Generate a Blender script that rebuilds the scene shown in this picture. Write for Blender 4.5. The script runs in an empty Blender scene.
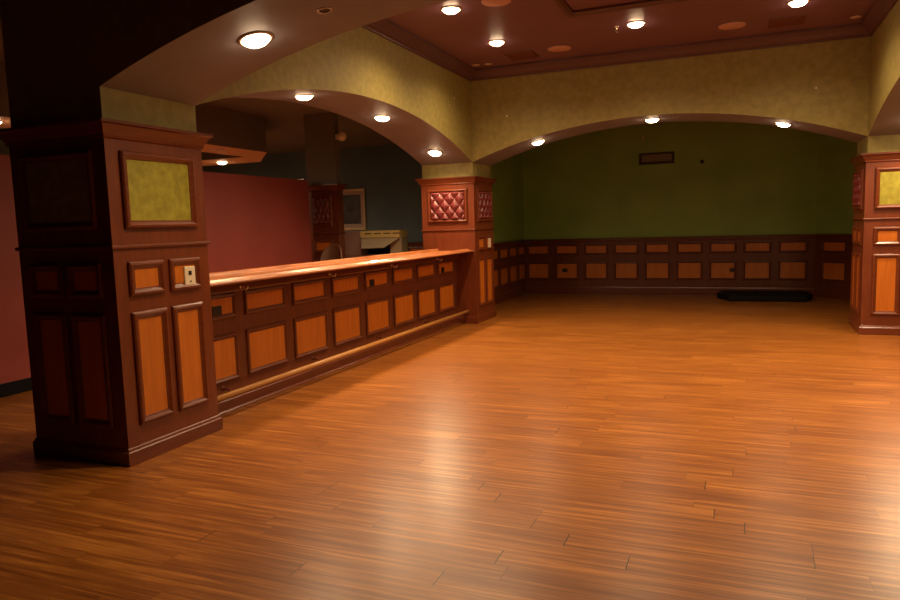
import bpy, bmesh, math, random
from mathutils import Vector, Matrix
random.seed(7)
C = bpy.context.scene.collection
PI = math.pi

# ------------------------------------------------------------------ layout (metres)
W = 0.80                 # pillar width
YB = 5.604               # front face of the far arch
WD = 4.952               # face of the right arch
ZSP, ZCOR, ZRAIL = 2.347, 2.148, 1.394
ZC, ZCR = 3.62, 3.479    # middle ceiling, underside of its crown
ZO = 3.25                # ceiling of the zones around
YW = 10.0                # far wall
RISE = 0.452

# ------------------------------------------------------------------ materials
def new_mat(name):
    m = bpy.data.materials.new(name); m.use_nodes = True
    nt = m.node_tree
    return m, nt, nt.nodes['Principled BSDF']

def plain(name, col, rough=0.5, metal=0.0, spec=0.5, coat=0.0):
    m, nt, b = new_mat(name)
    b.inputs['Base Color'].default_value = (*col, 1)
    b.inputs['Roughness'].default_value = rough
    b.inputs['Metallic'].default_value = metal
    b.inputs['Specular IOR Level'].default_value = spec
    b.inputs['Coat Weight'].default_value = coat
    return m

def noisy(name, c1, c2, scale=(1, 1, 1), nscale=5.0, detail=6.0, rough=0.5, bump=0.0, lo=0.35, hi=0.65, spec=0.5, coat=0.0, dist=0.0, world=False):
    m, nt, b = new_mat(name)
    N, L = nt.nodes, nt.links
    if world:
        tc = N.new('ShaderNodeNewGeometry'); out = tc.outputs['Position']
    else:
        tc = N.new('ShaderNodeTexCoord'); out = tc.outputs['Object']
    mp = N.new('ShaderNodeMapping'); mp.inputs['Scale'].default_value = scale
    nz = N.new('ShaderNodeTexNoise'); nz.inputs['Scale'].default_value = nscale
    nz.inputs['Detail'].default_value = detail; nz.inputs['Distortion'].default_value = dist
    cr = N.new('ShaderNodeValToRGB')
    cr.color_ramp.elements[0].position = lo; cr.color_ramp.elements[0].color = (*c1, 1)
    cr.color_ramp.elements[1].position = hi; cr.color_ramp.elements[1].color = (*c2, 1)
    L.new(out, mp.inputs['Vector']); L.new(mp.outputs[0], nz.inputs['Vector'])
    L.new(nz.outputs['Fac'], cr.inputs[0]); L.new(cr.outputs[0], b.inputs['Base Color'])
    b.inputs['Roughness'].default_value = rough
    b.inputs['Specular IOR Level'].default_value = spec
    b.inputs['Coat Weight'].default_value = coat
    if bump:
        bp = N.new('ShaderNodeBump'); bp.inputs['Strength'].default_value = bump; bp.inputs['Distance'].default_value = 0.01
        L.new(nz.outputs['Fac'], bp.inputs['Height']); L.new(bp.outputs[0], b.inputs['Normal'])
    return m

def emit(name, col, strength):
    m, nt, b = new_mat(name)
    b.inputs['Base Color'].default_value = (0.8, 0.8, 0.8, 1)
    b.inputs['Emission Color'].default_value = (*col, 1)
    b.inputs['Emission Strength'].default_value = strength
    return m

def floor_mat():
    m, nt, b = new_mat('plank_floor')
    N, L = nt.nodes, nt.links
    geo = N.new('ShaderNodeNewGeometry')
    br = N.new('ShaderNodeTexBrick')
    br.offset = 0.0; br.offset_frequency = 2
    br.inputs['Scale'].default_value = 1.0
    br.inputs['Brick Width'].default_value = 1.22
    br.inputs['Row Height'].default_value = 0.128
    br.inputs['Mortar Size'].default_value = 0.0012
    br.inputs['Mortar Smooth'].default_value = 0.1
    br.inputs['Bias'].default_value = 0.0
    br.inputs['Color1'].default_value = (0, 0, 0, 1)
    br.inputs['Color2'].default_value = (1, 1, 1, 1)
    br.inputs['Mortar'].default_value = (0.5, 0.5, 0.5, 1)
    sx = N.new('ShaderNodeSeparateXYZ'); L.new(geo.outputs['Position'], sx.inputs[0])
    rw = N.new('ShaderNodeMath'); rw.operation = 'DIVIDE'; rw.inputs[1].default_value = 0.128; L.new(sx.outputs['Y'], rw.inputs[0])
    fl = N.new('ShaderNodeMath'); fl.operation = 'FLOOR'; L.new(rw.outputs[0], fl.inputs[0])
    wn = N.new('ShaderNodeTexWhiteNoise'); wn.noise_dimensions = '1D'; L.new(fl.outputs[0], wn.inputs['W'])
    ma = N.new('ShaderNodeMath'); ma.operation = 'MULTIPLY_ADD'; ma.inputs[1].default_value = 9.0
    L.new(wn.outputs['Value'], ma.inputs[0]); L.new(sx.outputs['X'], ma.inputs[2])
    cx_ = N.new('ShaderNodeCombineXYZ'); L.new(ma.outputs[0], cx_.inputs['X']); L.new(sx.outputs['Y'], cx_.inputs['Y'])
    L.new(cx_.outputs[0], br.inputs['Vector'])
    # long streaks of grain along the planks (X), several strips to a plank
    mp = N.new('ShaderNodeMapping'); mp.inputs['Scale'].default_value = (0.85, 21.0, 1)
    n1 = N.new('ShaderNodeTexNoise'); n1.inputs['Scale'].default_value = 1.6; n1.inputs['Detail'].default_value = 5; n1.inputs['Roughness'].default_value = 0.62
    mp2 = N.new('ShaderNodeMapping'); mp2.inputs['Scale'].default_value = (2.2, 70.0, 1)
    n2 = N.new('ShaderNodeTexNoise'); n2.inputs['Scale'].default_value = 1.5; n2.inputs['Detail'].default_value = 4
    # shift the grain plank by plank
    sep = N.new('ShaderNodeVectorMath'); sep.operation = 'SCALE'; sep.inputs['Scale'].default_value = 7.0
    add = N.new('ShaderNodeVectorMath'); add.operation = 'ADD'
    L.new(br.outputs['Color'], sep.inputs[0]); L.new(geo.outputs['Position'], add.inputs[0]); L.new(sep.outputs[0], add.inputs[1])
    L.new(add.outputs[0], mp.inputs['Vector']); L.new(mp.outputs[0], n1.inputs['Vector'])
    L.new(add.outputs[0], mp2.inputs['Vector']); L.new(mp2.outputs[0], n2.inputs['Vector'])
    a1 = N.new('ShaderNodeMath'); a1.operation = 'MULTIPLY_ADD'; a1.inputs[1].default_value = 0.70
    L.new(n1.outputs['Fac'], a1.inputs[0])
    a2 = N.new('ShaderNodeMath'); a2.operation = 'MULTIPLY_ADD'; a2.inputs[1].default_value = 0.26; a2.inputs[2].default_value = 0.0
    L.new(n2.outputs['Fac'], a2.inputs[0]); 
    a3 = N.new('ShaderNodeMath'); a3.operation = 'MULTIPLY_ADD'; a3.inputs[1].default_value = 0.05
    bw = N.new('ShaderNodeRGBToBW'); L.new(br.outputs['Color'], bw.inputs[0])
    L.new(bw.outputs[0], a3.inputs[0]); L.new(a2.outputs[0], a3.inputs[2]); L.new(a3.outputs[0], a1.inputs[2])
    cr = N.new('ShaderNodeValToRGB'); e = cr.color_ramp.elements
    e[0].position = 0.37; e[0].color = (0.165, 0.047, 0.007, 1)
    e[1].position = 0.64; e[1].color = (0.470, 0.180, 0.030, 1)
    k = e.new(0.5); k.color = (0.260, 0.084, 0.012, 1)
    L.new(a1.outputs[0], cr.inputs[0])
    mx = N.new('ShaderNodeMix'); mx.data_type = 'RGBA'
    mfac = N.new('ShaderNodeMath'); mfac.operation = 'MULTIPLY'; mfac.inputs[1].default_value = 0.5
    L.new(br.outputs['Fac'], mfac.inputs[0]); L.new(mfac.outputs[0], mx.inputs['Factor'])
    L.new(cr.outputs[0], mx.inputs['A']); mx.inputs['B'].default_value = (0.035, 0.010, 0.004, 1)
    # open end joints between some of the planks
    dv = N.new('ShaderNodeMath'); dv.operation = 'DIVIDE'; dv.inputs[1].default_value = 1.22; L.new(ma.outputs[0], dv.inputs[0])
    fr_ = N.new('ShaderNodeMath'); fr_.operation = 'FRACT'; L.new(dv.outputs[0], fr_.inputs[0])
    ii = N.new('ShaderNodeMath'); ii.operation = 'FLOOR'; L.new(dv.outputs[0], ii.inputs[0])
    cv = N.new('ShaderNodeCombineXYZ'); L.new(ii.outputs[0], cv.inputs['X']); L.new(fl.outputs[0], cv.inputs['Y'])
    w2 = N.new('ShaderNodeTexWhiteNoise'); w2.noise_dimensions = '2D'; L.new(cv.outputs[0], w2.inputs['Vector'])
    gw = N.new('ShaderNodeMapRange'); gw.inputs['From Min'].default_value = 0.55; gw.inputs['From Max'].default_value = 1.0; gw.inputs['To Max'].default_value = 0.0042; L.new(w2.outputs['Value'], gw.inputs['Value'])
    lt = N.new('ShaderNodeMath'); lt.operation = 'LESS_THAN'; L.new(fr_.outputs[0], lt.inputs[0]); L.new(gw.outputs[0], lt.inputs[1])
    mg = N.new('ShaderNodeMix'); mg.data_type = 'RGBA'; L.new(lt.outputs[0], mg.inputs['Factor']); L.new(mx.outputs['Result'], mg.inputs['A']); mg.inputs['B'].default_value = (0.012, 0.004, 0.002, 1)
    L.new(mg.outputs['Result'], b.inputs['Base Color'])
    b.inputs['Roughness'].default_value = 0.31
    b.inputs['Specular IOR Level'].default_value = 0.6
    bp = N.new('ShaderNodeBump'); bp.inputs['Strength'].default_value = 0.25; bp.inputs['Distance'].default_value = 0.004
    L.new(a1.outputs[0], bp.inputs['Height']); L.new(bp.outputs[0], b.inputs['Normal'])
    return m

WARM = (1.0, 0.69, 0.40)
M = {
 'floor': floor_mat(),
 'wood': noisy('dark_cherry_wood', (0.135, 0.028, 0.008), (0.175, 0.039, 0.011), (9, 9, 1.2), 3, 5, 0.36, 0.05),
 'barwood': noisy('shaded_cherry_wood', (0.105, 0.024, 0.009), (0.145, 0.034, 0.012), (9, 9, 1.2), 3, 5, 0.36, 0.05),  # cherry wood, colour darkened for shade on bar and slim pillar; wainscot shares it
 'barwoodh': noisy('shaded_cherry_moulding', (0.105, 0.024, 0.009), (0.145, 0.034, 0.012), (1.2, 1.2, 14), 3, 5, 0.30, 0.03),  # mouldings of the same shade-darkened cherry
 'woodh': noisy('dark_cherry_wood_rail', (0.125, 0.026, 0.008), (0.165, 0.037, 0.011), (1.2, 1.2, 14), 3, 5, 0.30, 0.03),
 'panel': noisy('honey_veneer', (0.46, 0.120, 0.007), (0.54, 0.155, 0.011), (12, 12, 1.1), 2.2, 5, 0.42, 0.02, dist=0.4),
 'top': noisy('bar_top_wood', (0.24, 0.070, 0.018), (0.42, 0.145, 0.040), (9, 0.8, 9), 3, 5, 0.33, 0.02, coat=0.1),
 'rail': noisy('foot_rail_wood', (0.42, 0.185, 0.045), (0.52, 0.25, 0.065), (9, 0.8, 9), 3, 5, 0.35),
 'faux': noisy('mottled_olive_gold_paint', (0.235, 0.195, 0.052), (0.300, 0.250, 0.072), (1, 1, 1), 14, 9, 0.62, 0.06, 0.36, 0.64, world=True),
 'square': noisy('olive_gold_fabric', (0.225, 0.200, 0.012), (0.330, 0.305, 0.028), (1, 1, 1), 16, 8, 0.6, 0.08, 0.36, 0.66),
 'soffit': noisy('mauve_brown_soffit', (0.200, 0.190, 0.220), (0.222, 0.212, 0.243), (1, 1, 1), 4, 3, 0.6),
 'redceil': noisy('brick_red_ceiling', (0.170, 0.086, 0.140), (0.190, 0.095, 0.152), (1, 1, 1), 2, 3, 0.5),
 'crown': plain('plum_brown_trim', (0.105, 0.048, 0.056), 0.45),
 'dark': plain('shaded_taupe_ceiling_paint', (0.08, 0.055, 0.035), 0.8),  # same ceiling paint as the bar room, darkened for the unlit zones
 'barceil': plain('taupe_ceiling_paint', (0.17, 0.145, 0.135), 0.8),
 'green': noisy('dark_green_wall', (0.215, 0.345, 0.070), (0.265, 0.405, 0.085), (1, 1, 1), 1.6, 6, 0.6, world=True),
 'teal': noisy('bluish_lit_wall', (0.090, 0.150, 0.185), (0.125, 0.190, 0.225), (1, 1, 1), 1.2, 4, 0.6, world=True),  # wall paint shifted to blue to stand for bluish light in the back room
 'red': noisy('oxblood_partition', (0.290, 0.052, 0.038), (0.325, 0.060, 0.044), (1, 1, 1), 2, 3, 0.55),
 'tan': plain('tan_soffit_paint', (0.70, 0.42, 0.24), 0.6),
 'black': plain('black_rubber', (0.006, 0.005, 0.005), 0.7, spec=0.15),
 'nickel': plain('pale_nickel', (0.85, 0.78, 0.70), 0.35, 0.3),
 'blackp': plain('black_plastic', (0.010, 0.008, 0.008), 0.4),
 'leather': noisy('oxblood_leather', (0.120, 0.016, 0.016), (0.160, 0.024, 0.022), (1, 1, 1), 30, 4, 0.42, 0.05),
 'ivory': plain('ivory_plastic', (0.75, 0.66, 0.48), 0.4),
 'chrome': plain('chrome', (0.75, 0.70, 0.65), 0.22, 1.0),
 'trimring': plain('white_trim_ring', (0.62, 0.50, 0.42), 0.45),
 'grille': plain('speaker_grille', (0.50, 0.30, 0.26), 0.7),
 'vent': plain('painted_vent', (0.12, 0.035, 0.028), 0.55),
 'ventd': plain('dark_vent', (0.035, 0.022, 0.012), 0.5),
 'lens': emit('lamp_lens', WARM, 1.0),
 'frame': plain('champagne_frame', (0.80, 0.64, 0.40), 0.35, 0.2),
 'mount': plain('grey_mount', (0.50, 0.40, 0.33), 0.8),
 'photo': noisy('dark_picture', (0.025, 0.016, 0.014), (0.13, 0.085, 0.07), (1, 1, 1), 4.5, 5, 0.35, 0.0, 0.4, 0.75),
 'cream': plain('cream_enamel', (0.90, 0.70, 0.28), 0.35),
 'mauve': plain('mauve_grey_panel', (0.42, 0.27, 0.25), 0.45),
 'steel': plain('grey_hood', (0.55, 0.46, 0.31), 0.35, 0.2),
 'brown': plain('brown_leatherette', (0.13, 0.055, 0.025), 0.5),
}
LS = 40.0
M['lens'].node_tree.nodes['Principled BSDF'].inputs['Emission Strength'].default_value = LS

# ------------------------------------------------------------------ mesh helpers
class MB:
    def __init__(s): s.v = []; s.f = []; s.m = []; s.sm = []
    def add(s, vs, fs, mi=0, smooth=False):
        o = len(s.v); s.v += [Vector(v) for v in vs]
        for f in fs: s.f.append([o + i for i in f]); s.m.append(mi); s.sm.append(smooth)
    def box(s, x0, x1, y0, y1, z0, z1, mi=0):
        v = [(x, y, z) for x in (x0, x1) for y in (y0, y1) for z in (z0, z1)]
        s.add(v, [(0, 1, 3, 2), (4, 6, 7, 5), (0, 4, 5, 1), (2, 3, 7, 6), (0, 2, 6, 4), (1, 5, 7, 3)], mi)
    def prism(s, poly, axis_vec, mi=0, smooth=False):
        """poly: list of 3-D points, pushed along axis_vec"""
        n = len(poly); a = Vector(axis_vec)
        v = [Vector(p) for p in poly] + [Vector(p) + a for p in poly]
        s.add(v, [tuple(range(n))[::-1], tuple(range(n, 2 * n))], mi)
        o = len(s.v) - 2 * n
        for i in range(n):
            j = (i + 1) % n
            s.f.append([o + i, o + j, o + n + j, o + n + i]); s.m.append(mi); s.sm.append(smooth)
    def rings(s, rings, mi=0, closed=True, smooth=False, cap=False):
        n = len(rings[0]); v = [p for r in rings for p in r]; f = []
        k = len(rings)
        for i in range(k if closed else k - 1):
            j = (i + 1) % k
            for a in range(n):
                b = (a + 1) % n
                f.append((i * n + a, i * n + b, j * n + b, j * n + a))
        if cap and not closed:
            f.append(tuple(range(n))[::-1]); f.append(tuple((k - 1) * n + a for a in range(n)))
        s.add(v, f, mi, smooth)
    def tube(s, p0, p1, r, n=14, mi=0, cap=True, r1=None):
        p0, p1 = Vector(p0), Vector(p1); d = (p1 - p0).normalized()
        u = d.orthogonal().normalized(); w = d.cross(u); r1 = r if r1 is None else r1
        R = [[p + (u * math.cos(2 * PI * i / n) + w * math.sin(2 * PI * i / n)) * q for i in range(n)] for p, q in ((p0, r), (p1, r1))]
        s.rings(R, mi, closed=False, smooth=True, cap=cap)
    def path(s, pts, r, n=10, mi=0):
        R = []
        pts = [Vector(p) for p in pts]
        for i, p in enumerate(pts):
            d = (pts[min(i + 1, len(pts) - 1)] - pts[max(i - 1, 0)]).normalized()
            ref = Vector((0, 1, 0)) if abs(d.y) < 0.9 else Vector((1, 0, 0))
            u = d.cross(ref).normalized(); w = d.cross(u)
            R.append([p + (u * math.cos(2 * PI * k / n) + w * math.sin(2 * PI * k / n)) * r for k in range(n)])
        s.rings(R, mi, closed=False, smooth=True, cap=True)
    def lathe(s, c, n_axis, prof, n=32, mi=0):
        """prof: list of (radius, height along n_axis)"""
        c = Vector(c); d = Vector(n_axis).normalized(); u = d.orthogonal().normalized(); w = d.cross(u)
        R = [[c + d * h + (u * math.cos(2 * PI * i / n) + w * math.sin(2 * PI * i / n)) * max(r, 1e-4) for i in range(n)] for r, h in prof]
        s.rings(R, mi, closed=False, smooth=True, cap=True)
    def build(s, name, mats, parent=None, bevel=0.0, segs=2):
        mats = mats if isinstance(mats, (list, tuple)) else [mats]
        xs = [p.x for p in s.v]; ys = [p.y for p in s.v]; zs = [p.z for p in s.v]
        o = Vector(((min(xs) + max(xs)) / 2, (min(ys) + max(ys)) / 2, min(zs)))
        me = bpy.data.meshes.new(name)
        me.from_pydata([tuple(p - o) for p in s.v], [], s.f)
        for m in mats: me.materials.append(m)
        for i, p in enumerate(me.polygons): p.material_index = s.m[i]; p.use_smooth = s.sm[i]
        bm = bmesh.new(); bm.from_mesh(me); bmesh.ops.recalc_face_normals(bm, faces=bm.faces); bm.to_mesh(me); bm.free()
        ob = bpy.data.objects.new(name, me); C.objects.link(ob); ob.location = o
        WM[ob.name] = Matrix.Translation(o)
        if parent is not None:
            ob.parent = parent; ob.matrix_parent_inverse = WM[parent.name].inverted()
        if bevel:
            b = ob.modifiers.new('Bevel', 'BEVEL'); b.width = bevel; b.segments = segs; b.limit_method = 'ANGLE'
        return ob
WM = {}

def thing(name, label, cat, loc=(0, 0, 0), group=None):
    o = bpy.data.objects.new(name, None); C.objects.link(o); o.location = loc
    o.empty_display_size = 0.1
    WM[o.name] = Matrix.Translation(Vector(loc))
    return tag(o, label, cat, group)
def tag(o, label, cat, group=None):
    o['label'] = label; o['category'] = cat
    if group: o['group'] = group
    return o
def struct(o):
    o['kind'] = 'structure'; return o

def rect_ring(x0, x1, y0, y1, o, z):
    return [(x0 - o, y0 - o, z), (x1 + o, y0 - o, z), (x1 + o, y1 + o, z), (x0 - o, y1 + o, z)]

class Face:
    """a vertical plane: origin, u along the wall, n out of it; v is up"""
    def __init__(s, o, u, n): s.o, s.u, s.n = Vector(o), Vector(u), Vector(n)
    def p(s, u, v, h): return s.o + s.u * u + s.n * h + Vector((0, 0, v))
    def slab(s, u0, u1, v0, v1, h0, h1, name, mat, parent, bevel=0.0):
        b = MB(); b.prism([s.p(u0, v0, h0), s.p(u1, v0, h0), s.p(u1, v1, h0), s.p(u0, v1, h0)], s.n * (h1 - h0))
        return b.build(name, mat, parent, bevel)
    def moulding(s, u0, u1, v0, v1, w, name, mat, parent, h=0.024):
        """picture-frame moulding; u0..v1 is its outer edge, w its width"""
        prof = [(0, 0.001), (0, h * 0.55), (w * 0.18, h * 0.9), (w * 0.42, h), (w * 0.62, h * 0.72), (w * 0.8, h * 0.45), (w * 0.93, h * 0.42), (w, h * 0.2), (w, 0.001)]
        R = [[s.p(u0 + i, v0 + i, q), s.p(u1 - i, v0 + i, q), s.p(u1 - i, v1 - i, q), s.p(u0 + i, v1 - i, q)] for i, q in prof]
        b = MB(); b.rings(R, closed=True)
        return b.build(name, mat, parent)
    def panel(s, u0, u1, v0, v1, w, parent, mat=None, name='panel', h=0.024, wood='woodh'):
        sl = s.slab(u0 + w * .7, u1 - w * .7, v0 + w * .7, v1 - w * .7, 0.0005, 0.006, name, mat or M['panel'], parent)
        s.moulding(u0, u1, v0, v1, w, 'moulding', M[wood], sl, h)
        return sl

def tuft(face, u0, u1, v0, v1, w, parent):
    """diamond-tufted leather cushion in a frame, with its buttons"""
    a0, a1, b0, b1 = u0 + w * .8, u1 - w * .8, v0 + w * .8, v1 - w * .8
    nu, nv = 72, 60; cols, rows = 3.5, 2.0
    def hgt(s, t):
        x = s * cols; y = t * rows
        p, q = x + y, x - y
        a = abs(math.sin(PI * (p) / 1.0)); b = abs(math.sin(PI * (q) / 1.0))
        e = min(1, min(s, 1 - s, t, 1 - t) / 0.05)
        return (0.010 + 0.038 * (min(a, b) ** 0.55) * 0.6 + 0.016 * (a * b) ** 0.5) * (e ** 0.5) + 0.001
    b = MB(); vs = []; fs = []
    for j in range(nv + 1):
        for i in range(nu + 1):
            s, t = i / nu, j / nv
            vs.append(face.p(a0 + (a1 - a0) * s, b0 + (b1 - b0) * t, hgt(s, t)))
    for j in range(nv):
        for i in range(nu):
            k = j * (nu + 1) + i; fs.append((k, k + 1, k + nu + 2, k + nu + 1))
    b.add(vs, fs, 0, True)
    cu = b.build('tufted_cushion', M['leather'], parent)
    cu['label'] = 'oxblood leather cushion with diamond tufting'
    face.moulding(u0, u1, v0, v1, w, 'moulding', M['woodh'], cu, 0.03)
    for j in range(0, int(rows * 2) + 1):
        for i in range(0, int(cols * 2) + 1):
            if (i + j) % 2: continue
            s, t = i / (cols * 2), j / (rows * 2)
            if s < .03 or s > .97 or t < .03 or t > .97: continue
            c = face.p(a0 + (a1 - a0) * s, b0 + (b1 - b0) * t, 0.010)
            q = MB(); q.lathe(c, face.n, [(0.010, 0), (0.012, 0.005), (0.007, 0.010), (0.0, 0.0115)], 10)
            q.build('button', M['leather'], cu)
    return cu

# ------------------------------------------------------------------ the setting
b = MB(); b.box(-9, 8.2, -7, 10.3, -0.1, 0); struct(b.build('floor', M['floor']))

def arc(L, x):
    R = (L * L / 4 + RISE * RISE) / (2 * RISE)
    return ZSP + RISE - R + math.sqrt(max(R * R - (x - L / 2) ** 2, 0))
def arc_normal(L, x):
    R = (L * L / 4 + RISE * RISE) / (2 * RISE)
    dx = x - L / 2
    return (dx / R, -math.sqrt(1 - (dx / R) ** 2))   # (along, z), pointing down and to the centre... see below

def arch_wall(name, L, mapf, thick, ztop):
    n = 48; b = MB()
    prof = [(L * i / n, arc(L, L * i / n)) for i in range(n + 1)]
    lo0 = [mapf(s, 0, z) for s, z in prof]; lo1 = [mapf(s, thick, z) for s, z in prof]
    hi0 = [mapf(s, 0, ztop) for s, z in prof]; hi1 = [mapf(s, thick, ztop) for s, z in prof]
    for A, B in ((lo0, hi0), (lo1, hi1)):
        b.add(A + B, [(i, i + 1, n + 2 + i, n + 1 + i) for i in range(n)], 0)
    b.add(lo0 + lo1, [(i, i + 1, n + 2 + i, n + 1 + i) for i in range(n)], 1, True)
    b.add(hi0 + hi1, [(i, i + 1, n + 2 + i, n + 1 + i) for i in range(n)], 0)
    b.add([lo0[0], lo1[0], hi1[0], hi0[0]], [(0, 1, 2, 3)], 0)
    b.add([lo0[-1], lo1[-1], hi1[-1], hi0[-1]], [(0, 1, 2, 3)], 0)
    return struct(b.build(name, [M['faux'], M['soffit']]))
arch_wall('wall_left', YB, lambda s, t, z: (-t, s, z), W, ZC)
arch_wall('wall_right', YB, lambda s, t, z: (WD + t, s, z), W, ZC)
arch_wall('wall_back', WD, lambda s, t, z: (s, YB + t, z), W, ZC)
arch_wall('wall_front', WD, lambda s, t, z: (s, -t, z), W, ZC)

b = MB(); b.box(-W, WD + W, -W, YB + W, ZC, ZC + 0.1); struct(b.build('ceiling', M['redceil']))
b = MB()
b.box(-9, -W, -7, -W, ZO, ZO + .1); b.box(WD + W, 8.2, -7, YW, ZO, ZO + .1)
b.box(-W, WD + W, -7, -W, ZO, ZO + .1); b.box(-W, WD + W, YB + W, YW, ZO, ZO + .1)
struct(b.build('ceiling_outer', M['dark']))
b = MB(); b.box(-9, -W, -W, YW, ZO, ZO + .1); struct(b.build('ceiling_bar', M['barceil']))

# crown moulding round the middle ceiling, and the raised frame on it
def inner_ring(x0, x1, y0, y1, prof, name, mat):
    b = MB(); b.rings([rect_ring(x0, x1, y0, y1, -o, z) for o, z in prof], closed=True)
    return struct(b.build(name, mat))
inner_ring(0, WD, 0, YB, [(0.0005, ZC - .001), (0.0005, ZCR), (0.018, ZCR), (0.022, ZCR + .02), (0.05, ZCR + .035), (0.075, ZCR + .075), (0.11, ZCR + .10), (0.13, ZCR + .112), (0.13, ZC - .001)], 'trim_1', M['crown'])
cx, cy = WD / 2, YB / 2
inner_ring(cx - .61, cx + .61, cy - .72, cy + .72, [(0.0, ZC - .001), (0.0, ZC - .03), (0.02, ZC - .05), (0.06, ZC - .05), (0.085, ZC - .025), (0.085, ZC - .001)], 'trim_2', M['crown'])

# walls of the alcove and of the room behind the bar
b = MB(); b.box(-.54, 4.84, YW, YW + .15, 0, ZO); struct(b.build('wall_alcove_back', M['green']))
b = MB(); b.box(-.66, -.54, YB + W, YW + .15, 0, ZO); struct(b.build('wall_alcove_left', M['green']))
b = MB(); b.prism([(4.84, YW, 0), (6.4, 8.44, 0), (6.5, 8.54, 0), (4.90, YW + .15, 0), (4.84, YW + .15, 0)], (0, 0, ZO)); struct(b.build('wall_alcove_right', M['green']))
b = MB(); b.box(-9, -.66, YW, YW + .15, 0, ZO); struct(b.build('wall_bar_room', M['teal']))
b = MB(); b.box(-9.1, -9, -7, YW, 0, ZO); struct(b.build('wall_far_left', M['teal']))
b = MB(); b.box(8.2, 8.3, -7, YW, 0, ZO); struct(b.build('wall_far_right', M['green']))
b = MB(); b.box(-9, 8.2, -7.1, -7, 0, ZO); struct(b.build('wall_entrance', M['dark']))

# partition behind the bar
b = MB(); b.box(-2.80, -2.70, -2.5, 5.45, 0, 2.22); struct(b.build('wall_partition', M['red']))
b = MB(); b.box(-2.70, -2.685, -2.5, 5.45, 0, 0.125); struct(b.build('baseboard_partition', M['black'], bevel=.004))

# dropped soffit of the back room
b = MB()
b.prism([(-3.45, -3, 2.7), (-3.45, 5.45, 2.7), (-4.50, 6.67, 2.7), (-9, 6.67, 2.7), (-9, 5.80, 2.7), (-4.17, 5.80, 2.7), (-4.17, -3, 2.7)], (0, 0, ZO - 2.7), 1)
b.m[len(b.m) - 9] = 0; b.m[len(b.m) - 8] = 1
struct(b.build('wall_soffit', [M['tan'], M['barceil']]))
b = MB(); b.box(-9, -4.17, -3, 5.80, 3.2, ZO); struct(b.build('ceiling_tray', M['teal']))

# ------------------------------------------------------------------ wainscot
def wainscot(label, face, length, first, pitch, pw, m0=1.0, m1=0.0, name='wainscot'):
    t = thing(name, label, 'wainscot', tuple(face.p(length / 2, 0, 0)))
    def run(prof, nm, mat):
        q = MB(); n = len(prof)
        q.rings([[face.p(m0 * h, v, h) for v, h in prof], [face.p(length - m1 * h, v, h) for v, h in prof]], closed=False, cap=True)
        return q.build(nm, mat, t)
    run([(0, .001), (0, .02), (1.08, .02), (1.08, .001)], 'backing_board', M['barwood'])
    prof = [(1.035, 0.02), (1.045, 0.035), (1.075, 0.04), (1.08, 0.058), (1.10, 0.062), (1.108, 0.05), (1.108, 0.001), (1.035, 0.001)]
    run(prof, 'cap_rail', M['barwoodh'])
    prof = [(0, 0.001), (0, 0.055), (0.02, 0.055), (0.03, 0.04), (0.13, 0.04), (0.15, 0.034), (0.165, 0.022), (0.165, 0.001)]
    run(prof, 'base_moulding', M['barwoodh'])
    f2 = Face(face.o + face.n * 0.02, face.u, face.n)
    k = 0
    while first + k * pitch + pw < length - 0.02:
        u = first + k * pitch
        if u > 0.02:
            f2.panel(u - .035, u + pw + .035, 0.785, 1.000, 0.04, t, h=0.020, wood='barwoodh')
            f2.panel(u - .035, u + pw + .035, 0.285, 0.645, 0.04, t, h=0.020, wood='barwoodh')
        k += 1
    return t, f2
tA, fA = wainscot('dark wood wainscot with orange panels across the far green wall', Face((-.54, YW, 0), (1, 0, 0), (0, -1, 0)), 5.38, 0.118, 0.587, 0.40, m1=0.414)
for u in (0.118 + .587 + .10, 0.118 + .587 * 6 + .32):
    s = fA.slab(u, u + .11, 0.44, 0.51, 0.006, 0.013, 'outlet', M['blackp'], tA, .003)
wainscot('narrow run of dark wainscot on the alcove side wall behind the leather pillar', Face((-.54, YB + W, 0), (0, 1, 0), (1, 0, 0)), YW - YB - W, 0.2, 0.587, 0.40, m0=0, m1=1.0)
r2 = math.sqrt(.5)
wainscot('dark wainscot on the angled wall behind the right pillar', Face((4.84, YW, 0), (r2, -r2, 0), (-r2, -r2, 0)), 2.10, 0.19, 0.587, 0.40, m0=0.414)
wainscot('dark wainscot low on the wall under the framed picture', Face((-8.5, YW, 0), (1, 0, 0), (0, -1, 0)), 7.8, 0.1, 0.587, 0.40, m0=0)

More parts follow.
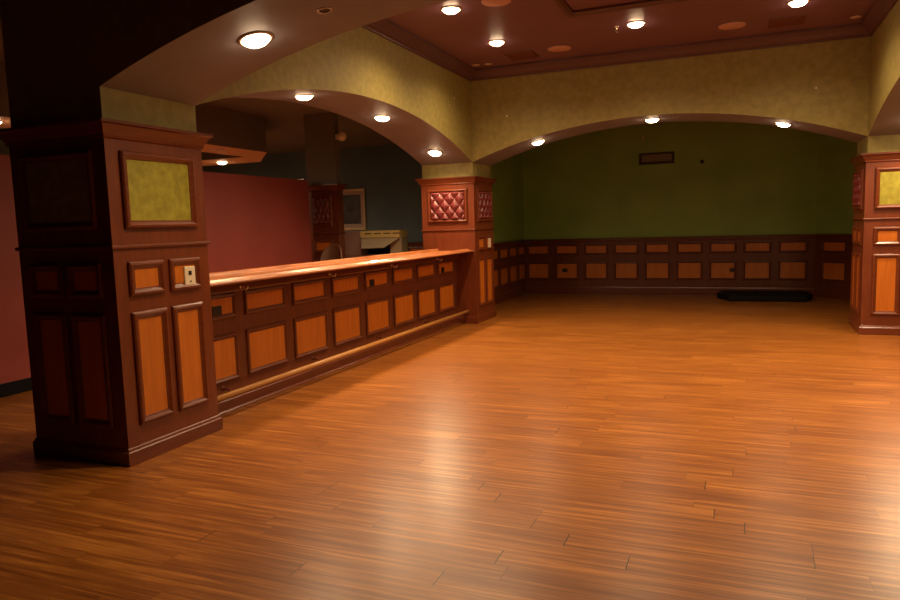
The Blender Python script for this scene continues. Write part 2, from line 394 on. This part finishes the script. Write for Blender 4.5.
# ------------------------------------------------------------------ pillars
def pillar(label, x0, y0, faces, w=W, head=True, ztop=None, wy=None, wood='wood', woodh='woodh'):
    """faces: dict side -> (top kind, lower panels?)"""
    wy = wy or w
    x1, y1 = x0 + w, y0 + wy
    t = thing('pillar', label, 'pillar', ((x0 + x1) / 2, (y0 + y1) / 2, 0), 'panelled pillars')
    b = MB(); b.box(x0 - .015, x1 + .015, y0 - .015, y1 + .015, 0, ZCOR - .02); b.build('shaft', M[wood], t)
    def ring(prof, name, mat):
        b = MB(); b.rings([rect_ring(x0, x1, y0, y1, o, z) for o, z in prof], closed=True); return b.build(name, mat, t)
    ring([(-.01, 0), (.030, 0), (.033, .008), (.033, .085), (.026, .092), (.022, .106), (.014, .112), (.008, .1175), (-.01, .1175)], 'base', M[woodh])
    ring([(-.01, 1.345), (.010, 1.345), (.013, 1.352), (.013, 1.366), (.028, 1.372), (.032, 1.383), (.028, 1.394), (-.01, 1.394)], 'chair_rail', M[woodh])
    ring([(-.01, 2.042), (.019, 2.042), (.027, 2.047), (.029, 2.055), (.025, 2.062), (.030, 2.068), (.040, 2.082), (.053, 2.106), (.063, 2.122), (.078, 2.130), (.078, 2.148), (-.01, 2.148)], 'cornice', M[woodh])
    if head:
        b = MB(); b.box(x0, x1, y0, y1, ZCOR - .02, ztop or ZC); h = b.build('head', M['faux'] if head is True else head, t)
    e = .015   # the wood cladding stands proud of the painted head
    F = {'+x': Face((x1 + e, y0, 0), (0, 1, 0), (1, 0, 0)), '-x': Face((x0 - e, y0, 0), (0, 1, 0), (-1, 0, 0)),
         '-y': Face((x0, y0 - e, 0), (1, 0, 0), (0, -1, 0)), '+y': Face((x0, y1 + e, 0), (1, 0, 0), (0, 1, 0))}
    for side, (top, low) in faces.items():
        f = F[side]; fw = wy if 'x' in side else w
        if top == 'tuft': tuft(f, .085, fw - .085, 1.495, 1.975, .05, t)
        elif top == 'square':
            q = f.panel(.085, fw - .085, 1.495, 1.975, .05, t, M['square'], 'accent_panel', 0.03); q['label'] = 'mottled olive gold square panel'
        if low:
            cols = ((.085, .375), (fw - .375, fw - .085)) if fw > .7 else ((.09, fw - .09),)
            for a, c in cols:
                f.panel(a, c, 1.068, 1.285, .05, t, wood=woodh)
                f.panel(a, c, .238, .966, .05, t, wood=woodh)
    return t, F
pillar('big pillar at near left end of the bar with olive gold square panel and dark left side', -W, -W,
       {'+x': ('square', True), '-y': ('square', True), '-x': ('square', True), '+y': ('square', False)})
tF, FF = pillar('pillar at far end of the bar with tufted oxblood leather panels', -W, YB, {'-y': ('tuft', False), '+x': ('tuft', True), '-x': ('tuft', True)})
pillar('pillar cut by the right edge with olive gold square panel', WD, YB, {'-y': ('square', True), '-x': ('tuft', True), '+x': ('tuft', True)})
pillar('unlit slim pillar at the end of the red partition behind the bar', -2.82, 5.6, {'-y': ('tuft', True)}, w=.54, wy=.14, wood='barwood', woodh='barwoodh', head=M['barceil'], ztop=ZO)
# the pillar that carries the front and right arches, beside the camera and out of the frame
pillar('pillar at the near right corner of the middle room', WD, -W, {'-x': ('square', True), '-y': ('square', True), '+y': ('square', True)})

# ------------------------------------------------------------------ bar
XB = -0.28
t = thing('bar_counter', 'long panelled wooden bar with polished top and foot rail between two pillars', 'bar', (-.35, YB / 2, 0))
bar = t
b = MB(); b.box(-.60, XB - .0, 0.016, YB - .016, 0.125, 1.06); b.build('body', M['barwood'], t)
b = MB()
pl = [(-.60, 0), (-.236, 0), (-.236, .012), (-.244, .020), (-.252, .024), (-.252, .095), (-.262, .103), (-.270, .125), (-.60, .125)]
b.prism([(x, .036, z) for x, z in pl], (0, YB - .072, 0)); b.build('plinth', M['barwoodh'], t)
prof = [(-.62, 1.055), (-.05, 1.055), (-.02, 1.056), (-.004, 1.061), (.002, 1.068), (-.002, 1.077), (-.014, 1.083), (-.034, 1.085), (-.050, 1.080),
        (-.062, 1.082), (-.085, 1.098), (-.112, 1.104), (-.140, 1.098), (-.158, 1.084), (-.172, 1.080), (-.55, 1.080), (-.562, 1.084), (-.574, 1.104), (-.590, 1.112), (-.610, 1.108), (-.622, 1.09)]
b = MB(); b.prism([(x, .016, z) for x, z in prof], (0, YB - .032, 0), smooth=False); tp = b.build('bar_top', M['top'], t)
# shadow rail under the top, stiles are the body; panels
fB = Face((XB, 0, 0), (0, 1, 0), (1, 0, 0))
b = MB(); b.prism([(XB + h, .016, z) for h, z in ((0, .965), (.012, .965), (.020, .980), (.020, 1.054), (0, 1.054))], (0, YB - .032, 0)); b.build('top_rail', M['barwoodh'], t)
for k in range(8):
    u = 0.09 + k * 0.6875
    up = fB.panel(u - .035, u + .535, .757, .962, .040, t, h=.020, wood='barwoodh')
    lo = fB.panel(u - .035, u + .535, .245, .630, .040, t, h=.020, wood='barwoodh')
    if k in (0, 4, 7):
        yo = {0: .40, 4: 2.965, 7: 5.025}[k]
        s = fB.slab(yo - .055, yo + .055, .795, .872, .006, .012, 'outlet_plate', M['blackp'], t, .003)
for k in range(4):
    y = .688 + 1.375 * k
    b = MB()
    b.lathe((XB + .020, y, 1.0), (1, 0, 0), [(.014, 0), (.014, .004), (.006, .007), (0, .0075)], 12)
    b.path([(XB + .02, y, 1.003), (XB + .045, y, .999), (XB + .058, y, .985), (XB + .070, y, .975), (XB + .086, y, .978), (XB + .093, y, .992), (XB + .094, y, 1.004)], .0055)
    h = b.build('purse_hook', M['nickel'], t)
b = MB(); b.tube((-.13, .016, .180), (-.13, YB - .016, .180), .024, 18); fr = b.build('foot_rail', M['rail'], t)
for y in (.42, 1.72, 3.05, 4.4):
    b = MB(); b.path([(XB + .006, y, .20), (-.22, y, .192), (-.17, y, .162), (-.13, y, .158)], .009); b.lathe((XB, y, .20), (1, 0, 0), [(.022, 0), (.022, .004), (.012, .008), (0, .009)], 14)
    b.build('bracket', M['barwoodh'], fr)

# ------------------------------------------------------------------ plates on the pillars
fL = Face((.015, -W, 0), (0, 1, 0), (1, 0, 0))
t = tag(fL.slab(.555, .655, 1.095, 1.225, .006, .020, 'control_plate', M['ivory'], None, .006), 'ivory control plate on the near left pillar', 'control plate')
fL.slab(.588, .618, 1.165, 1.195, .0195, .0225, 'display', M['blackp'], t, .002)
fL.slab(.594, .612, 1.118, 1.126, .0195, .0235, 'button', M['chrome'], t, .001)
fR = FF['+x']
t = tag(fR.slab(.545, .650, 1.090, 1.240, .006, .018, 'light_switch', M['ivory'], None, .005), 'white light switch on the far leather panelled pillar', 'switch')
fR.slab(.588, .607, 1.145, 1.185, .018, .026, 'toggle', M['ivory'], t, .003)

# ------------------------------------------------------------------ recessed lights
def downlight(c, n, label, group, r=.085, power=150, cone=168):
    c = Vector(c); n = Vector(n).normalized()
    t = thing('downlight', label, 'light', tuple(c), group)
    b = MB(); b.lathe(c, n, [(r + .022, .0005), (r + .020, .006), (r + .006, .010), (r, .006), (r - .006, .0005)], 32); 
    b2 = MB(); prof = [(r + .022, .0005), (r + .021, .006), (r + .008, .011), (r, .008), (r, .0005)]
    d = n; u = d.orthogonal().normalized(); w = d.cross(u)
    b2.rings([[c + d * h + (u * math.cos(2 * PI * i / 32) + w * math.sin(2 * PI * i / 32)) * q for i in range(32)] for q, h in prof], closed=True, smooth=True)
    b2.build('trim_ring', M['trimring'], t)
    b3 = MB(); b3.lathe(c, n, [(r - .001, .001), (r - .001, .006), (r * .92, .020), (r * .65, .036), (r * .3, .043), (0, .045)], 32)
    b3.build('lens', M['lens'], t)
    ld = bpy.data.lights.new('lamp', 'SPOT'); ld.energy = power; ld.color = WARM
    ld.spot_size = math.radians(cone); ld.spot_blend = 1.0; ld.shadow_soft_size = r * .8
    lo = bpy.data.objects.new('lamp', ld); C.objects.link(lo)
    lm = n.to_track_quat('-Z', 'Y').to_matrix().to_4x4(); lm.translation = c + n * .060
    lo.parent = t; lo.matrix_parent_inverse = WM[t.name].inverted(); lo.matrix_basis = lm
    return t
GC = 'downlights in the red ceiling'
for i, x in enumerate((.85, WD / 2, WD - .86)):
    for j, y in ((0, 1.35), (1, 2.80), (2, 4.25)):
        if i == 1 and j == 1: continue
        lab = {(0, 2): 'ceiling downlight nearest the inside corner over the bar end', (0, 1): 'ceiling downlight above the dark crown on the left, at the top edge',
               (1, 2): 'ceiling downlight in the middle of the far row, beside the sprinkler', (2, 2): 'ceiling downlight at the right end of the far row'}.get((i, j))
        lab = lab or {(0, 0): 'ceiling downlight near the front arch, bar side', (1, 0): 'ceiling downlight near the front arch, centre', (2, 0): 'ceiling downlight near the front arch, right side', (2, 1): 'ceiling downlight halfway along the right side'}[(i, j)]
        downlight((x, y, ZC), (0, 0, -1), lab, GC, power=(120, 250, 160)[j], cone=(105, 150, 150)[j])
def sof(L, s):
    R = (L * L / 4 + RISE * RISE) / (2 * RISE); z = arc(L, s); dx = s - L / 2
    return z, -dx / R, -math.sqrt(1 - (dx / R) ** 2)
for s, lab in ((.34, 'downlight in the bar arch beside the near left pillar'), (1.98, 'downlight near the top of the bar arch, second from near pillar'), (3.62, 'downlight in the bar arch, third from the near pillar'), (5.18, 'downlight in the bar arch just above the leather pillar')):
    z, a, c = sof(YB, s); downlight((-W / 2, s, z), (0, a, c), lab, 'downlights in the bar arch', power=45 if s < 1 else 150)
for s, lab in ((.42, 'downlight at the near end of the right arch'), (1.98, 'downlight second along the right arch'), (3.62, 'downlight third along the right arch'), (5.18, 'downlight in the right arch just above the right pillar')):
    z, a, c = sof(YB, s); downlight((WD + W / 2, s, z), (0, a, c), lab, 'downlights in the right arch')
for s, lab in ((.87, 'downlight in the far arch on its left curve'), (2.46, 'downlight at the top of the far arch'), (4.07, 'downlight in the far arch on its right curve')):
    z, a, c = sof(WD, s); downlight((s, YB + W / 2, z), (a, 0, c), lab, 'downlights in the far arch', power=36, cone=160)
for s, lab in ((.85, 'large near downlight in the front arch above the near left pillar'), (2.476, 'downlight at the top of the front arch'), (4.1, 'downlight on the right curve of the front arch')):
    z, a, c = sof(WD, s); downlight((s, -W / 2, z), (a, 0, c), lab, 'downlights in the front arch', power=115 if s < 1 else 32, cone=168)
downlight((-5.02, 6.25, 2.7), (0, 0, -1), 'downlight in the tan soffit beyond the red partition', 'downlights in the tan soffit', power=230, cone=176)
for x, y, lab in ((-3.80, 3.3, 'added fill downlight in the tan soffit, unseen behind the near left pillar'), (-6.6, 6.25, 'added unseen fill downlight in the tan soffit, second from its corner'), (-8.2, 6.25, 'added unseen fill downlight in the tan soffit, third from its corner')):  # unseen lamps added to brighten the room behind the bar
    downlight((x, y, 2.7), (0, 0, -1), lab, 'downlights in the tan soffit', power=230, cone=176)
downlight((-3.80, 1.20, 2.7), (0, 0, -1), 'downlight at the left edge beyond the dark pillar side', 'downlights in the tan soffit', power=70, cone=150)

# ------------------------------------------------------------------ small ceiling and wall fittings
def disc(c, n, r, h, name, mat, label, cat, group=None):
    b = MB(); b.lathe(c, n, [(r, .0005), (r, h * .6), (r - .006, h), (0, h)], 36)
    return tag(b.build(name, mat), label, cat, group)
for x, y, lab in ((1.34, 2.77, 'round ceiling speaker at the top edge beside the left downlight'), (1.45, 4.93, 'round ceiling speaker left of centre near the far crown'), (3.46, 4.87, 'round ceiling speaker right of centre near the far crown')):
    o = disc((x, y, ZC), (0, 0, -1), .145, .012, 'ceiling_speaker', M['grille'], lab, 'speaker', 'round speakers in the red ceiling')
for x, y, lab in ((.21, 5.27, 'small round sprinkler cover in the inside ceiling corner, left of two'), (.38, 5.30, 'small round sprinkler cover in the inside ceiling corner, right of two'), (4.73, 5.18, 'small round sprinkler cover by the right ceiling corner')):
    disc((x, y, ZC), (0, 0, -1), .055, .006, 'sprinkler_cover', M['trimring'], lab, 'sprinkler cover', 'flat sprinkler covers')
def vent(x0, x1, y0, y1, label):
    t = thing('ceiling_vent', label, 'vent', ((x0 + x1) / 2, (y0 + y1) / 2, ZC), 'ceiling vents')
    b = MB(); b.rings([rect_ring(x0, x1, y0, y1, -o, z) for o, z in ((0, ZC - .001), (0, ZC - .010), (.03, ZC - .014), (.03, ZC - .001))], closed=True); b.build('vent_frame', M['vent'], t)
    b = MB(); b.box(x0 + .03, x1 - .03, y0 + .03, y1 - .03, ZC - .004, ZC - .001); b.build('vent_backing', M['blackp'], t)
    n = 6
    b = MB()
    for i in range(n):
        y = y0 + .03 + (y1 - y0 - .06) * (i + .5) / n
        b.prism([(x0 + .03, y - .014, ZC - .003), (x0 + .03, y - .010, ZC - .003), (x0 + .03, y + .014, ZC - .013), (x0 + .03, y + .010, ZC - .013)], (x1 - x0 - .06, 0, 0))
    b.build('louvres', M['vent'], t)
vent(.74, 1.12, 4.86, 5.24, 'square dark red ceiling vent between the corner downlight and a speaker')
vent(3.84, 4.22, 4.80, 5.18, 'square dark red ceiling vent below the rightmost downlight')
# pendent sprinkler
def sprinkler(c, label):
    c = Vector(c); t = thing('fire_sprinkler', label, 'sprinkler', tuple(c))
    b = MB(); b.lathe(c, (0, 0, -1), [(.035, .0005), (.033, .006), (.014, .012), (.010, .014), (0, .0145)], 20); b.build('escutcheon', M['chrome'], t)
    b = MB(); b.tube(c + Vector((0, 0, -.010)), c + Vector((0, 0, -.035)), .009, 10)
    for s in (-1, 1): b.path([c + Vector((s * .008, 0, -.033)), c + Vector((s * .016, 0, -.045)), c + Vector((s * .006, 0, -.062))], .003, 6)
    b.build('sprinkler_body', M['chrome'], t)
    b = MB(); b.lathe(c + Vector((0, 0, -.060)), (0, 0, -1), [(.006, 0), (.020, .002), (.022, .004), (0, .005)], 16); b.build('deflector', M['chrome'], t)
sprinkler((2.26, 4.27, ZC), 'small chrome sprinkler head hanging from the red ceiling')
# small ring in the front arch soffit
z, a, c = sof(WD, 1.34); cc = Vector((1.34, -W / 2, z)); d = Vector((a, 0, c))
t = thing('recessed_ring', 'small dark recessed ring in the front arch soffit', 'sprinkler recess', tuple(cc))
u = d.orthogonal().normalized(); w = d.cross(u)
b = MB(); b.rings([[cc + d * h + (u * math.cos(2 * PI * i / 24) + w * math.sin(2 * PI * i / 24)) * q for i in range(24)] for q, h in ((.045, .0005), (.044, .006), (.034, .007), (.031, .001))], closed=True, smooth=True); b.build('ring', M['trimring'], t)
b = MB(); b.lathe(cc, d, [(.031, .0005), (.031, .0015), (0, .002)], 24); b.build('recess', M['blackp'], t)
# vent high on the far wall
t = thing('wall_vent', 'dark rectangular vent high on the far green wall', 'vent', (2.11, YW, 2.49))
fW = Face((0, YW, 0), (1, 0, 0), (0, -1, 0))
fW.moulding(1.78, 2.43, 2.49, 2.71, .05, 'vent_frame', M['ventd'], t, .016)
fW.slab(1.82, 2.39, 2.53, 2.67, .001, .004, 'vent_backing', M['ventd'], t)
b = MB()
for i in range(5):
    z = 2.545 + i * .026
    b.prism([fW.p(1.83, z, .004), fW.p(1.83, z + .004, .004), fW.p(1.83, z + .018, .012), fW.p(1.83, z + .014, .012)], (.55, 0, 0))
b.build('louvres', plain('vent_louvre', (.24, .18, .10), .4), t)
def wallspot(p, n, r, name, mat, label, cat):
    b = MB(); b.lathe(p, n, [(r, .0005), (r * .9, r * .5), (r * .4, r * .9), (0, r)], 14); return tag(b.build(name, mat), label, cat)
wallspot((2.92, YW, 2.49), (0, -1, 0), .035, 'wall_sensor', M['ventd'], 'small dark round sensor right of the wall vent', 'sensor')
wallspot((1.855, YW, 2.99), (0, -1, 0), .035, 'wall_sensor', M['trimring'], 'small pale round sensor above the wall vent', 'sensor')
wallspot((0, 4.958, 3.152), (1, 0, 0), .014, 'wall_hook', M['ivory'], 'tiny pale hook on the olive wall above the bar arch', 'hook')
wallspot((.535, YB, 2.953), (0, -1, 0), .014, 'wall_hook', M['ivory'], 'tiny pale hook on the far arch wall near its left end', 'hook')
wallspot((4.394, YB, 2.954), (0, -1, 0), .014, 'wall_hook', M['ivory'], 'tiny pale hook on the far arch wall near its right end', 'hook')
# fittings on the tan soffit
for x, y, lab in ((-3.79, 4.575, 'small round fitting on the tan soffit, left of two'), (-3.69, 4.66, 'small round fitting on the tan soffit, right of two')):
    disc((x, y, 2.7), (0, 0, -1), .045, .02, 'ceiling_fitting', M['trimring'], lab, 'ceiling fitting', 'fittings on the tan soffit')
# camera on the unlit pillar head
t = thing('wall_camera', 'pale boxy camera high on the unlit slim pillar behind the bar', 'camera', (-2.2, 5.63, 2.84))
b = MB(); b.box(-2.28, -2.20, 5.63, 5.69, 2.84, 2.92); b.build('mount', M['ivory'], t, .006)
b = MB(); b.lathe((-2.145, 5.60, 2.87), (.35, -.93, -.1), [(.020, -.07), (.066, -.06), (.072, -.02), (.070, .02), (.050, .05), (0, .062)], 24); b.build('camera_head', M['ivory'], t)
# clip at the end of the partition top
b = MB(); b.box(-2.80, -2.70, 5.33, 5.37, 2.22, 2.24); tag(b.build('metal_clip', M['chrome'], None, .004), 'small shiny clip on the far top end of the red partition', 'clip')

# ------------------------------------------------------------------ things behind the bar
fP = Face((-4.95, YW, 0), (1, 0, 0), (0, -1, 0))
t = thing('framed_picture', 'large pale framed picture on the wall beyond the bar', 'picture', (-4.58, YW, 1.40))
fP.slab(0.02, .72, 1.42, 2.32, .002, .012, 'backing', M['mount'], t)
fP.moulding(0, .74, 1.40, 2.34, .055, 'frame', M['frame'], t, .045)
fP.slab(.05, .69, 1.45, 2.29, .012, .016, 'mount_board', M['mount'], t)
fP.slab(.125, .615, 1.545, 2.20, .016, .019, 'print', M['photo'], t)

t = thing('counter_machine', 'cream and grey machine with slotted top band and sloped hood behind the bar', 'machine', (-2.05, 6.6, 0))
b = MB(); b.box(-2.61, -1.56, 6.32, 6.60, 0, 1.0); b.build('base_cabinet', M['mauve'], t, .008)
b = MB(); b.box(-2.61, -2.29, 6.30, 6.60, 1.0, 1.395); b.build('side_panel', M['mauve'], t, .008)
b = MB(); b.box(-1.77, -1.56, 6.36, 6.60, 1.0, 1.285); b.build('post', M['steel'], t, .006)
b = MB(); b.box(-2.29, -1.77, 6.56, 6.60, 1.0, 1.285); b.build('rear_panel', M['blackp'], t)
b = MB(); b.box(-2.29, -1.56, 6.30, 6.60, 1.285, 1.398); tb = b.build('top_band', M['cream'], t, .006)
for i in range(4):
    x = -2.20 + i * .175
    b = MB(); b.box(x, x + .125, 6.294, 6.3005, 1.345, 1.358); b.build('slot', M['blackp'], tb)
b = MB()
b.prism([(-2.28, 6.30, 1.282), (-2.28, 6.30, 1.27), (-2.28, 6.02, 1.105), (-2.28, 6.02, 1.117)], (.001, 0, 0))
b = MB()
b.add([(-2.28, 6.32, 1.283), (-1.57, 6.32, 1.283), (-1.72, 6.04, 1.135), (-2.13, 6.04, 1.125), (-2.28, 6.32, 1.271), (-1.57, 6.32, 1.271), (-1.72, 6.04, 1.123), (-2.13, 6.04, 1.113)],
      [(0, 1, 2, 3), (7, 6, 5, 4), (0, 4, 5, 1), (1, 5, 6, 2), (2, 6, 7, 3), (3, 7, 4, 0)])
b.build('hood', M['steel'], t)

t = thing('bar_stool', 'brown round backed bar stool just left of the cream machine, behind the bar', 'stool', (-2.10, 5.0, 0))
b = MB(); b.lathe((-2.10, 5.0, .72), (0, 0, 1), [(.0, 0), (.17, .005), (.19, .03), (.18, .07), (.10, .085), (0, .087)], 28); b.build('seat', M['brown'], t)
b = MB()
pts = []
for h0, h1, zz in ((.19, .15, 0),):
    n = 20
    R = []
    for k in range(n + 1):
        a = PI * .5 + (k / n - .5) * PI * .95
        top = .84 + .385 * math.sin(PI * k / n) ** .5
        R.append([(-2.10 + .21 * math.cos(a), 5.0 + .19 * math.sin(a), .79), (-2.10 + .17 * math.cos(a), 5.0 + .15 * math.sin(a), .79), (-2.10 + .175 * math.cos(a), 5.0 + .155 * math.sin(a), top), (-2.10 + .205 * math.cos(a), 5.0 + .185 * math.sin(a), top)])
    b.rings(R, closed=False, smooth=False, cap=True)
b.build('backrest', M['brown'], t, .01)
for sx in (-1, 1):
    for sy in (-1, 1):
        b = MB(); b.tube((-2.10 + sx * .17, 5.0 + sy * .17, 0), (-2.10 + sx * .12, 5.0 + sy * .12, .73), .016, 10); b.build('leg', M['wood'], t)
b = MB()
ring = [(-2.10 + .16 * math.cos(2 * PI * i / 20), 5.0 + .16 * math.sin(2 * PI * i / 20), .28) for i in range(21)]
b.path(ring, .008, 8); b.build('foot_ring', M['chrome'], t)

# ------------------------------------------------------------------ black pad on the floor of the alcove
b = MB()
poly = [(3.43, 8.97), (4.64, 9.00), (4.76, 9.45), (4.70, 9.90), (3.27, 9.90), (3.21, 9.45)]
b.prism([(x, y, 0) for x, y in poly], (0, 0, .10))
tag(b.build('floor_pad', M['black'], None, .025, 3), 'long black low pad lying on the floor before the far wainscot', 'pad')

# ------------------------------------------------------------------ camera
yaw, pitch, roll = 0.3915, -0.1069, -0.0295
fw = Vector((-math.sin(yaw) * math.cos(pitch), math.cos(yaw) * math.cos(pitch), math.sin(pitch)))
r0 = Vector((math.cos(yaw), math.sin(yaw), 0)); u0 = r0.cross(fw)
r = r0 * math.cos(roll) + u0 * math.sin(roll); u = -r0 * math.sin(roll) + u0 * math.cos(roll)
cam = bpy.data.cameras.new('camera'); co = bpy.data.objects.new('camera', cam); C.objects.link(co)
mw = Matrix((r, u, -fw)).transposed().to_4x4(); mw.translation = Vector((3.5542, -4.004, 1.4584)); co.matrix_world = mw
cam.sensor_width = 36; cam.lens = 36 * 699.7 / 900; cam.clip_start = .05; cam.clip_end = 100
sc = bpy.context.scene; sc.camera = co

w = bpy.data.worlds.new('world'); sc.world = w; w.use_nodes = True
w.node_tree.nodes['Background'].inputs['Color'].default_value = (0.002, 0.0015, 0.001, 1)
vs = sc.view_settings
vs.view_transform = 'Standard'; vs.look = 'None'; vs.gamma = 1; vs.use_curve_mapping = False; vs.exposure = 0.0
